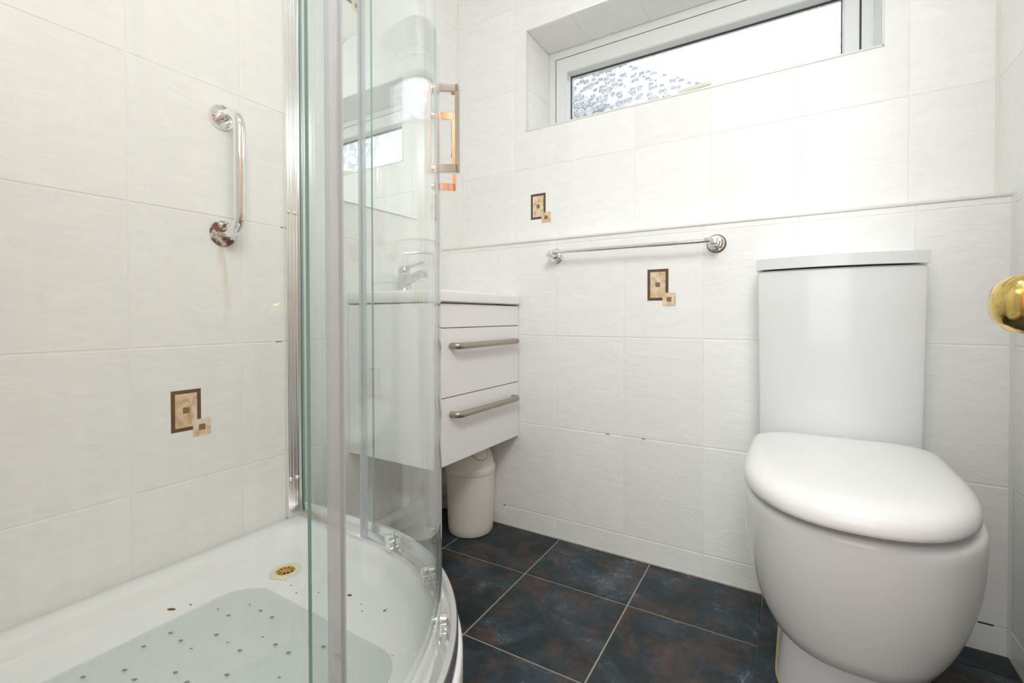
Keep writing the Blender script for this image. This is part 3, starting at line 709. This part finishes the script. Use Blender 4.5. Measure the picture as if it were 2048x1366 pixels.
# sliding doors
def door_len(off): return QC.x + (0.5 + off) * PI / 2 + 0.32
MID = s_of_angle(OFF_D, 47.0)
LD = QC.x + (0.5 + OFF_D) * PI / 2 + QC.y
dfar = panel('sliding_door', OFF_D, 0.299, MID - 0.001, GBOT, GTOP - .01, 50)
dnear = panel('sliding_door', OFF_D, MID + 0.001, LD - 0.298, GBOT, GTOP - .01, 50)
seal(dfar, OFF_D, 0.292, 0.3105, GBOT - .02, GTOP - .01, -0.0045, 0.0045)
seal(dfar, OFF_D, MID - 0.008, MID - 0.0005, GBOT, GTOP - .01, -0.0045, 0.0045)
seal(dnear, OFF_D, MID + 0.0005, MID + 0.008, GBOT, GTOP - .01, -0.0045, 0.0045)
seal(pn, OFF_F, LF - 0.3205, LF - 0.304, RZ + .018, GTOP + .01, -0.004, 0.004)
# handles: square section D pulls, outside the glass
def handle(parent, deg, z0, z1):
    a = R(deg); e = Vector((math.cos(a), math.sin(a), 0)); t = Vector((-math.sin(a), math.cos(a), 0)); c = Vector((QC.x, QC.y, 0)) + e * (0.5 + OFF_D)
    bm = bmesh.new(); hw = 0.0055
    def bar(p0, p1, w1, w2):
        pts = []
        for q in (p0, p1): pts.append([q[0] * e + Vector((0, 0, q[1])) + s1 * w1 + s2 * w2 for s1, s2 in ((-1, -1), (1, -1), (1, 1), (-1, 1))])
        tt = bmesh.new(); loft(tt, [[c + v for v in lp] for lp in pts]); bmesh.ops.recalc_face_normals(tt, faces=tt.faces); bmesh.ops.bevel(tt, geom=tt.edges[:], offset=.001, segments=2, affect='EDGES'); merge(bm, tt)
    bar((0.0032, z0 + .007), (0.036, z0 + .007), t * 0.006, Z * 0.007); bar((0.0032, z1 - .007), (0.036, z1 - .007), t * 0.006, Z * 0.007)
    bar((0.033, z0), (0.033, z1), t * 0.006, e * 0.004)
    for z in (z0 + .007, z1 - .007):
        lathe(bm, [(0.007, -0.010), (0.007, -0.0034)], c + Vector((0, 0, z)), e, n=24)
    return finish('door_handle', bm, M['chrome'], parent, True, angle=30)
handle(dnear, 35.5, 1.0285, 1.1765); handle(dfar, 48.0, 1.0285, 1.1765)
def roller(parent, deg):
    a = R(deg); e = Vector((math.cos(a), math.sin(a), 0)); t = Vector((-math.sin(a), math.cos(a), 0)); c = Vector((QC.x, QC.y, 0)) + e * (0.5 + OFF_D) + Vector((0, 0, GBOT + .008))
    bm = bmesh.new()
    lathe(bm, [(0.0095, -0.016), (0.0115, -0.013), (0.0115, -0.0035)], c, e, n=24); lathe(bm, [(0.0115, 0.0035), (0.0115, 0.010), (0.008, 0.013)], c, e, n=24)
    d = c + Vector((0, 0, -0.018)); lathe(bm, [(0.0095, -0.013), (0.0095, -0.004)], d, e, n=24); lathe(bm, [(0.0095, 0.004), (0.0095, 0.010)], d, e, n=24)
    for s in (-0.0085, 0.0055):
        t0 = bmesh.new(); loft(t0, [[c + e * (s - .0015) + t * x + Z * z for x, z in ((-.008, -.026), (.008, -.026), (.008, .004), (-.008, .004))], [c + e * (s + .0015) + t * x + Z * z for x, z in ((-.008, -.026), (.008, -.026), (.008, .004), (-.008, .004))]]); merge(bm, t0)
    return finish('door_roller', bm, M['chrome'], parent, True, angle=30)
roller(dfar, 80); roller(dfar, 58); roller(dnear, 38.5); roller(dnear, 12)
a = R(56); e = Vector((math.cos(a), math.sin(a), 0)); t = Vector((-math.sin(a), math.cos(a), 0)); c = Vector((QC.x, QC.y, 0)) + e * (0.5 + OFF_D + .0035)
bm = bmesh.new(); loft(bm, [[c + t * x + Z * z for x, z in ((-.014, 1.005), (.014, 1.005), (.014, 1.018), (-.014, 1.018))], [c + e * .0004 + t * x + Z * z for x, z in ((-.014, 1.005), (.014, 1.005), (.014, 1.018), (-.014, 1.018))]])
finish('glass_mark', bm, M['mark'], dfar)

# ------------------------------------------------------------------ grab bar on the left wall
gb = thing('grab_bar', 'chrome vertical grab bar with rust spots on the shower wall', 'grab bar', (0, 0.632, 0.999))
zA, zB, so = 0.0, 0.293, 0.080
def arcpts(c, r, a0, a1, n=8): return [(c[0] + r * math.cos(a0 + (a1 - a0) * k / n), 0.004 * 0, c[1] + r * math.sin(a0 + (a1 - a0) * k / n)) for k in range(n + 1)]
pth = [(0.006, 0, zA), (0.03, 0, zA)] + arcpts((so - .045, zA + .045), .045, -PI / 2, 0) + [(so, 0, .15)] + arcpts((so - .045, zB - .045), .045, 0, PI / 2) + [(0.03, 0, zB), (0.006, 0, zB)]
bm = bmesh.new(); tube(bm, pth, 0.0132, n=28); finish('bar', bm, M['chrome'], gb, True, angle=60)
for z, mt in ((zA, M['rust']), (zB, M['chrome'])):
    bm = bmesh.new(); lathe(bm, [(0.032, 0.0006), (0.032, 0.004), (0.029, 0.0085), (0.018, 0.011), (0.013, 0.011)], (0, 0, z), X, n=40, caps=False)
    fo = finish('flange', bm, mt, gb, True)
    if z == zA: fo['label'] = 'rusted lower flange'
    for k in range(3):
        an = R(60 + 120 * k); bm = bmesh.new(); lathe(bm, [(0.0048, -0.002), (0.0048, 0.001), (0.003, 0.0024), (0.0012, 0.0012)], (0.0098, 0.0225 * math.cos(an), z + 0.0225 * math.sin(an)), X, n=14); finish('screw', bm, M['rust'] if z == zA else M['chrome'], fo, True)

# rust run under the lower flange, and gaps in the grout
def stain_mat():
    mt, n, l = new_mat('rust_water_stain'); p = P(mt); out = n['Material Output']
    p.inputs['Base Color'].default_value = (0.72, 0.56, 0.28, 1); p.inputs['Roughness'].default_value = 0.5
    tc = n.new('ShaderNodeTexCoord'); mp = n.new('ShaderNodeMapping'); mp.inputs['Scale'].default_value = (1, 28, 5)
    nz = n.new('ShaderNodeTexNoise'); nz.inputs['Scale'].default_value = 1.6; nz.inputs['Detail'].default_value = 4
    l.new(tc.outputs['Object'], mp.inputs[0]); l.new(mp.outputs[0], nz.inputs['Vector'])
    ra = ramp(n, [(0.42, (0, 0, 0)), (0.78, (0.30, 0.30, 0.30))]); l.new(nz.outputs['Fac'], ra.inputs[0])
    sp = n.new('ShaderNodeSeparateXYZ'); l.new(tc.outputs['Object'], sp.inputs[0])
    def edge(sock, a, b):
        k = n.new('ShaderNodeMapRange'); k.inputs['From Min'].default_value = a; k.inputs['From Max'].default_value = b; l.new(sock, k.inputs['Value']); return k.outputs[0]
    ab = n.new('ShaderNodeMath'); ab.operation = 'ABSOLUTE'; l.new(sp.outputs['Y'], ab.inputs[0])
    f = ra.outputs[0]
    for e_ in (edge(ab.outputs[0], 0.022, 0.004), edge(sp.outputs['Z'], -0.26, -0.02)):
        k = n.new('ShaderNodeMath'); k.operation = 'MULTIPLY'; l.new(f, k.inputs[0]); l.new(e_, k.inputs[1]); f = k.outputs[0]
    tr = n.new('ShaderNodeBsdfTransparent'); mx = n.new('ShaderNodeMixShader'); l.new(f, mx.inputs[0]); l.new(tr.outputs[0], mx.inputs[1]); l.new(p.outputs[0], mx.inputs[2]); l.new(mx.outputs[0], out.inputs[0])
    return mt
bm = bmesh.new(); v = [bm.verts.new(p) for p in ((0, -.025, -.27), (0, .025, -.27), (0, .025, 0), (0, -.025, 0))]; bm.faces.new(v)
finish('rust_stain', bm, stain_mat(), wl, loc=(0.0007, 0.632, 0.972))
for par, b in ((bx, (1.605, 1.632, YB - .0004, YB + .002, 0.0728, 0.0752)), (bx, (1.588, 1.594, YB - .0004, YB + .002, 0.0730, 0.0750)), (bx, (0.296, 0.304, YB - .0004, YB + .002, 0.0730, 0.0750)),
               (bx, (0.700, 0.712, YB - .0004, YB + .002, 0.3953, 0.3968)), (bx, (0.820, 0.832, YB - .0004, YB + .002, 0.3953, 0.3968)), (wl, (-.002, 0.0005, 0.788, 0.794, 1.0395, 1.0410)), (wl, (-.002, 0.0005, 0.770, 0.788, 0.7174, 0.7186))):
    boxobj('grout_gap', b, M['dark'], par)

# ------------------------------------------------------------------ towel rail
tr_ = thing('towel_rail', 'thin chrome towel rail on the tiled boxing between basin and toilet', 'towel rail', (0, YB, 1.0))
bm = bmesh.new(); tube(bm, [(0.527, -0.050, 0.0065), (1.018, -0.050, 0.003)], 0.0062, n=20); finish('bar', bm, M['chrome'], tr_, True)
for x, back in ((0.519, M['chrome']), (1.040, M['rustring'])):
    bm = bmesh.new(); lathe(bm, [(0.0265, -0.001), (0.0265, 0.004), (0.024, 0.0065)], (x, 0, 0), -Y, n=36); finish('wall_washer', bm, back, tr_, True)
    bm = bmesh.new(); lathe(bm, [(0.0235, 0.0065), (0.0235, 0.011), (0.021, 0.014), (0.013, 0.0155), (0.0125, 0.035), (0.0125, 0.046)], (x, 0, 0), -Y, n=36)
    box(bm, x - 0.011, x + 0.011, -0.060, -0.038, -0.009, 0.013, bev=0.004, seg=3); 
    sx = 1 if x < .8 else -1
    lathe(bm, [(0.0085, 0.0), (0.0085, 0.018), (0.0078, 0.02)], (x + sx * .006, -0.050, 0.005), (sx, 0, 0), n=24)
    finish('post', bm, M['chrome'], tr_, True)

# ------------------------------------------------------------------ mirror
bm = bmesh.new(); yc, hw = 1.157, 0.1805
outl = [(yc - hw, 1.159), (yc + hw, 1.159), (yc + hw, 1.565)]
for k in range(1, 40):
    a = PI * k / 40; outl.append((yc + hw * math.cos(a), 1.565 + 0.178 * math.sin(a) ** 0.95))
outl.append((yc - hw, 1.565))
loft(bm, [[(0.0006, y, z) for y, z in outl], [(0.0045, y, z) for y, z in outl]], cap1=False, mi=1)
f = bm.faces.new([bm.verts.new((0.0045, y, z)) for y, z in outl]); f.material_index = 0
tag(finish('wall_mirror', bm, [M['mirror'], M['edge']]), 'frameless arch-topped mirror on the wall above the washbasin', 'mirror')

# ------------------------------------------------------------------ vanity unit
VY0, VY1, VZ0, VZ1, VX = 1.018, 1.4855, 0.347, 0.826, 0.3625
van = thing('vanity_unit', 'white wall-hung vanity cabinet with two drawers in the corner', 'cabinet', (0, 0, 0))
bm = bmesh.new(); box(bm, 0.001, VX - 0.018, VY0 + 0.001, VY1, VZ0 + 0.001, VZ1 - 0.002, bev=0.0008); finish('cabinet_body', bm, M['lacquer'], van)
bm = bmesh.new(); box(bm, 0.001, VX, VY0, VY0 + 0.016, VZ0, VZ1, bev=0.0006); finish('side_panel', bm, M['lacquer'], van)
bm = bmesh.new(); box(bm, VX - 0.017, VX, VY0 + .0165, VY1, 0.7555, VZ1, bev=0.0008); finish('fascia_panel', bm, M['lacquer'], van)
def drawer(z0, z1, hz):
    bm = bmesh.new(); box(bm, VX - 0.017, VX, VY0 + .001, VY1, z0, z1, bev=0.0009)
    d = finish('drawer', bm, M['lacquer'], van)
    bm = bmesh.new(); y0, y1, xx = 1.094, 1.443, VX + 0.028
    pts = [(VX - .001, y0, hz), (VX + 0.010, y0, hz)] + [(VX + .010 + .018 * math.sin(k * PI / 8), y0 + .018 * (1 - math.cos(k * PI / 8)), hz) for k in range(1, 5)]
    pts += [(VX + .010 + .018 * math.cos(k * PI / 8), y1 - .018 * (1 - math.sin(k * PI / 8)), hz) for k in range(0, 5)] + [(VX - .001, y1, hz)]
    tube(bm, pts, 0.0098, n=22)
    for y in (y0 + .022, y1 - .022): lathe(bm, [(0.0101, -0.0006), (0.0104, 0.0), (0.0101, 0.0006)], (xx, y, hz), Y, n=22, caps=False)
    finish('drawer_handle', bm, M['handle'], d, True, angle=50)
drawer(0.5485, 0.7525, 0.7000); drawer(VZ0 + .0005, 0.5455, 0.4955)
# washbasin top
bas = thing('washbasin', 'white ceramic washbasin top on the vanity unit', 'basin', (0, 0, 0))
BX0, BX1, BY0, BY1, BT = 0.0015, 0.3745, 1.0135, 1.4865, 0.8665
bm = bmesh.new()
Lp = [rrect(BX0 + .004, BX1 - .008, BY0 + .004, BY1 - .002, .012, 0.8305), rrect(BX0, BX1 - .001, BY0, BY1, .014, 0.834), rrect(BX0, BX1, BY0, BY1, .014, 0.858), rrect(BX0 + .001, BX1 - .0015, BY0 + .0015, BY1 - .001, .013, BT - .003), rrect(BX0 + .005, BX1 - .006, BY0 + .006, BY1 - .005, .012, BT),
      rrect(.105, BX1 - .030, 1.055, 1.446, .05, BT - .001), rrect(.112, BX1 - .037, 1.062, 1.439, .05, BT - .010), rrect(.125, BX1 - .05, 1.085, 1.415, .06, BT - .055), rrect(.15, BX1 - .075, 1.12, 1.38, .06, BT - .085), rrect(.19, BX1 - .12, 1.2, 1.3, .03, BT - .092)]
loft(bm, Lp, cap0=False); finish('basin_body', bm, M['basin'], bas, True, angle=50)
bm = bmesh.new(); lathe(bm, [(0.02, 0), (0.02, 0.003), (0.012, 0.004), (0.001, 0.002)], (0.222, 1.25, BT - .0925), n=24); finish('waste', bm, M['chrome'], bas, True)
# tap
tap = thing('basin_tap', 'chrome lever mixer tap on the back of the washbasin', 'tap', (0.058, 1.213, BT))
bm = bmesh.new(); lathe(bm, [(0.025, 0), (0.027, 0.004), (0.0255, 0.006), (0.0245, 0.03), (0.0215, 0.068)], (0, 0, 0.0), n=32)
tube(bm, [(0.0, 0, 0.040), (0.03, 0, 0.052), (0.07, 0, 0.066), (0.100, 0, 0.072)], [0.018, 0.0165, 0.0135, 0.0115], n=20)
lathe(bm, [(0.010, 0.0), (0.010, 0.018), (0.009, 0.020)], (0.098, 0, 0.074), (0.15, 0, -1), n=20); finish('tap_body', bm, M['tapchrome'], tap, True)
bm = bmesh.new(); lathe(bm, [(0.0195, 0.070), (0.0215, 0.074), (0.0215, 0.088), (0.018, 0.096), (0.001, 0.099)], (0, 0, 0), n=32)
t0 = bmesh.new(); loft(t0, [[(0.0, -.011, .088), (0.0, .011, .088), (0.0, .011, .098), (0.0, -.011, .098)], [(0.05, -.009, .096), (0.05, .009, .096), (0.05, .009, .1015), (0.05, -.009, .1015)], [(0.088, -.0075, .106), (0.088, .0075, .106), (0.088, .0075, .110), (0.088, -.0075, .110)]]); merge(bm, t0)
finish('lever', bm, M['tapchrome'], tap, True, angle=50)
# waste pipe below the basin
pp = thing('waste_pipe', 'white plastic waste pipe under the vanity along the wall', 'pipe')
bm = bmesh.new(); tube(bm, [(0.028, 1.02, 0.075), (0.028, 1.25, 0.078), (0.028, 1.484, 0.08)], 0.019, n=18); tube(bm, [(0.028, 1.25, 0.08), (0.028, 1.25, 0.346)], 0.017, n=18)
lathe(bm, [(0.024, -.02), (0.024, .02)], (0.028, 1.25, 0.078), Y, n=18); finish('pipe_run', bm, M['pipe'], pp, True)

# ------------------------------------------------------------------ bin
bn = thing('swing_bin', 'small cream plastic swing-lid bin on the floor under the vanity', 'bin', (0.212, 1.392, 0.0))
bm = bmesh.new(); lathe(bm, [(0.070, 0.0004), (0.078, 0.002), (0.0815, 0.008), (0.0835, 0.03), (0.0885, 0.21), (0.089, 0.219), (0.087, 0.222)], (0, 0, 0), n=64); finish('bin_body', bm, M['bin'], bn, True)
bm = bmesh.new()
prof = [(0.0905, 0.219), (0.092, 0.222), (0.092, 0.240), (0.0905, 0.244), (0.0875, 0.2455)]
for k in range(1, 13):
    a = PI / 2 * k / 12; prof.append((0.0865 * math.cos(a) ** 0.85, 0.246 + 0.084 * math.sin(a)))
lathe(bm, prof, (0, 0, 0), n=64, caps=False)
lid = finish('bin_lid', bm, M['bin'], bn, True, angle=50)
# swing flap: patch of the dome turned to the camera side
bm = bmesh.new(); fd = R(-22); rows_ = []
def dome_pt(th, az, k=1.012):
    return Vector((0.0865 * k * math.cos(th) ** 0.85 * math.cos(az), 0.0865 * k * math.cos(th) ** 0.85 * math.sin(az), 0.246 + 0.084 * k * math.sin(th)))
c_th, c_az = R(46), fd
def patch(u, v, k):
    d = Vector((math.cos(c_th) * math.cos(c_az), math.cos(c_th) * math.sin(c_az), math.sin(c_th)))
    ta = Vector((-math.sin(c_az), math.cos(c_az), 0)); tb = d.cross(ta) * -1
    q = (d + ta * u + tb * v).normalized(); th = math.asin(min(1, q.z)); az = math.atan2(q.y, q.x)
    return dome_pt(th, az, k)
NR, NS = 6, 36
cen = [patch(0.38 * r / NR * math.cos(2 * PI * s / NS), 0.46 * r / NR * math.sin(2 * PI * s / NS), 1.012) for r in range(1, NR + 1) for s in range(NS)]
loops = [cen[r * NS:(r + 1) * NS] for r in range(NR)]
loops.append([patch(0.384 * math.cos(2 * PI * s / NS), 0.464 * math.sin(2 * PI * s / NS), 0.99) for s in range(NS)])
loft(bm, loops, True, False); finish('swing_flap', bm, M['bin'], lid, True, angle=60)
bm = bmesh.new(); ringp = [patch(0.40 * math.cos(2 * PI * s / 48), 0.48 * math.sin(2 * PI * s / 48), 1.001) for s in range(49)]
tube(bm, ringp, 0.0011, n=6); finish('flap_seam', bm, M['binseam'], lid)

# ------------------------------------------------------------------ toilet
TX = 1.330
toi = thing('toilet', 'white close-coupled toilet with closed D-shaped lid on a tiled plinth', 'toilet', (TX, YB, 0.012))
def T(x, y, z): return (x - TX, y - YB, z - 0.012)
def sgn(v): return -1 if v < 0 else 1
def dloop(xc, a, yc, bf, yback, rb, z, ef=2.3, n=28):
    """D outline: superellipse front (towards -y), straight sides, rounded back corners"""
    out = []
    for k in range(n + 1):
        t = PI + PI * k / n
        out.append(T(xc + a * sgn(math.cos(t)) * abs(math.cos(t)) ** (2 / ef), yc - bf * abs(math.sin(t)) ** (2 / ef), z))
    rb = min(rb, a * .9, (yback - yc) * .95)
    for k in range(9):
        t = PI / 2 * k / 8; out.append(T(xc + a - rb + rb * math.cos(t), yback - rb + rb * math.sin(t), z))
    for k in range(9):
        t = PI / 2 + PI / 2 * k / 8; out.append(T(xc - a + rb + rb * math.cos(t), yback - rb + rb * math.sin(t), z))
    return out
# pan: bowl
bm = bmesh.new(); LL = []
def bowl_a(z): u = max(0, (.409 - z) / .267); return .182 * max(0.0, 1 - min(u, 1) ** 2.034) ** (1 / 2.855)
def bowl_f(z): u = max(0, (.438 - z) / .424); return 1.115 - .252 * max(0.0, 1 - min(u, 1) ** 1.21) ** (1 / 1.97)
for z in (0.148, 0.152, 0.158, 0.166, 0.18, 0.20, 0.225, 0.25, 0.28, 0.31, 0.34, 0.37, 0.40, 0.425, 0.438):
    a = bowl_a(z); yf = bowl_f(z); k = (a / .182)
    LL.append(dloop(TX + .002, a, 1.115, 1.115 - yf if z > .2 else (1.115 - yf) * (0.55 + .45 * (z - .148) / .052), 1.20 + .255 * min(1, k), .06, z))
LL += [dloop(TX + .0015, .1805, 1.115, .2515, 1.452, .05, 0.4450), dloop(TX + .001, .177, 1.115, .2485, 1.450, .05, 0.4495), dloop(TX, .170, 1.115, .242, 1.444, .05, 0.4515), dloop(TX, .10, 1.115, .15, 1.3, .05, 0.4515)]
loft(bm, LL); finish('pan', bm, M['ceramic'], toi, True, angle=60)
bm = bmesh.new(); LL = []
for z, a, f_, bk in ((0.0122, .122, .125, .34), (0.05, .119, .12, .34), (0.10, .114, .115, .34), (0.16, .110, .115, .34), (0.24, .118, .10, .34), (0.33, .128, .08, .34)):
    LL.append(dloop(TX + .002, a, 1.18, f_, 1.18 + bk * .82, .03, z, ef=2.2))
loft(bm, LL); finish('pedestal', bm, M['ceramic'], toi, True, angle=60)
bm = bmesh.new(); lp = dloop(TX + .002, .1235, 1.18, .1265, 1.18 + .28, .03, 0.0135, ef=2.2); tube(bm, lp + [lp[0]], 0.0032, n=8); finish('silicone_bead', bm, M['old_seal'], toi, True)
# trap cover at the rear of the pan
bm = bmesh.new(); LL = []
for z, a in ((0.10, .118), (0.20, .135), (0.30, .155), (0.38, .168), (0.445, .172)):
    LL.append(dloop(TX, a, 1.35, .06, YB - .006, .02, z, ef=3))
loft(bm, LL); finish('pan_back', bm, M['ceramic'], toi, True, angle=60)
# seat and lid
bm = bmesh.new(); loft(bm, [dloop(TX - .003, .130, 1.115, .195, 1.298, .03, 0.4515), dloop(TX - .003, .130, 1.115, .195, 1.298, .03, 0.4670)]); finish('seat', bm, M['gasket'] if False else M['seat'], toi, True)
bm = bmesh.new(); LL = []
for ins, z in ((.010, .4665), (.0025, .4665), (.0003, .4685), (0, .4740), (.0, .480), (.0022, .4875), (.006, .4935), (.012, .4988), (.020, .5028), (.032, .5066), (.050, .5092), (.080, .5110), (.12, .5118)):
    LL.append(dloop(TX - .003 , .177 - ins, 1.115, .272 - ins, 1.326 - ins * .5, .045, z))
loft(bm, LL); finish('toilet_lid', bm, M['seat'], toi, True, angle=60)
# cistern
def cloop(x0, x1, yf, bulge, z, rc=.012, n=16):
    out = []
    xc, hw_ = (x0 + x1) / 2, (x1 - x0) / 2
    for k in range(n + 1):
        u = -1 + 2 * k / n; out.append(T(xc + hw_ * u, yf - bulge * (1 - u * u) , z))
    for k in range(1, 5):
        out.append(T(x1, yf + (YB - .003 - yf) * k / 4, z))
    for k in range(1, 5):
        out.append(T(x1 + (x0 - x1) * k / 4, YB - .003, z))
    for k in range(1, 4):
        out.append(T(x0, YB - .003 + (yf - YB + .003) * k / 4, z))
    return out
bm = bmesh.new(); loft(bm, [cloop(1.1600, 1.4840, 1.360, .028, .455), cloop(1.159, 1.486, 1.359, .029, .60), cloop(1.1565, 1.489, 1.357, .031, .80), cloop(1.1555, 1.4905, 1.356, .032, .9005)])
bmesh.ops.remove_doubles(bm, verts=bm.verts, dist=1e-6)
ve = [e_ for e_ in bm.edges if len(e_.link_faces) == 2 and e_.calc_face_angle(0) > R(40)]
bmesh.ops.bevel(bm, geom=ve, offset=.006, segments=4, affect='EDGES', profile=.5)
finish('cistern', bm, M['ceramic'], toi, True, angle=50)
bm = bmesh.new(); loft(bm, [cloop(1.1535, 1.4925, 1.350, .035, .9035), cloop(1.1535, 1.4925, 1.350, .035, .9305)])
ve = [e_ for e_ in bm.edges if len(e_.link_faces) == 2 and e_.calc_face_angle(0) > R(40)]
bmesh.ops.bevel(bm, geom=ve, offset=.0095, segments=5, affect='EDGES', profile=.5)
finish('cistern_lid', bm, M['ceramic'], toi, True, angle=50)
bm = bmesh.new(); lathe(bm, [(0.024, -.001), (0.024, .003), (0.020, .006), (0.010, .0075), (0.001, .008)], T(1.322, 1.385, .9305), n=32); finish('flush_button', bm, M['chrome'], toi, True)

# ------------------------------------------------------------------ door with brass knob, opened against the right wall
hx, hy, ex, ey = 1.609, 0.006, 1.466, 0.690
dv = Vector((ex - hx, ey - hy, 0)); DL = dv.length; dv.normalize(); dn = Vector((-dv.y, dv.x, 0))
dm = Matrix((dv, Vector((dv.y, -dv.x, 0)), Z)).transposed().to_4x4(); dm.translation = Vector((hx, hy, 0))
bm = bmesh.new(); box(bm, 0, DL, 0.0, 0.036, 0.008, 2.02, bev=0.001)
door = struct(finish('door_1', bm, M['pine']), 'orange pine door swung open beside the camera', 'door'); door.matrix_world = dm
for x0, x1, z0, z1 in ((0.09, DL / 2 - .03, 0.25, 0.72), (DL / 2 + .03, DL - .09, 0.25, 0.72), (0.09, DL / 2 - .03, 0.95, 1.85), (DL / 2 + .03, DL - .09, 0.95, 1.85)):
    bm = bmesh.new(); ring_box(bm, x0, x1, z0, z1, .012, .012, .012, .012, -0.005, 0.002, bev=.002); box(bm, x0 + .04, x1 - .04, -0.004, 0.001, z0 + .04, z1 - .04, bev=.002)
    finish('door_moulding', bm, M['pine'], door)
bm = bmesh.new()
lathe(bm, [(0.026, -0.001), (0.026, 0.003), (0.021, 0.007), (0.011, 0.009), (0.0095, 0.022), (0.012, 0.027), (0.018, 0.030), (0.0255, 0.037), (0.0284, 0.047), (0.0282, 0.055), (0.0252, 0.0655), (0.0194, 0.072), (0.010, 0.076), (0.001, 0.077)], (DL - 0.062, 0, 0.798), (0, -1, 0), n=64)
finish('door_knob', bm, M['brass'], door, True)
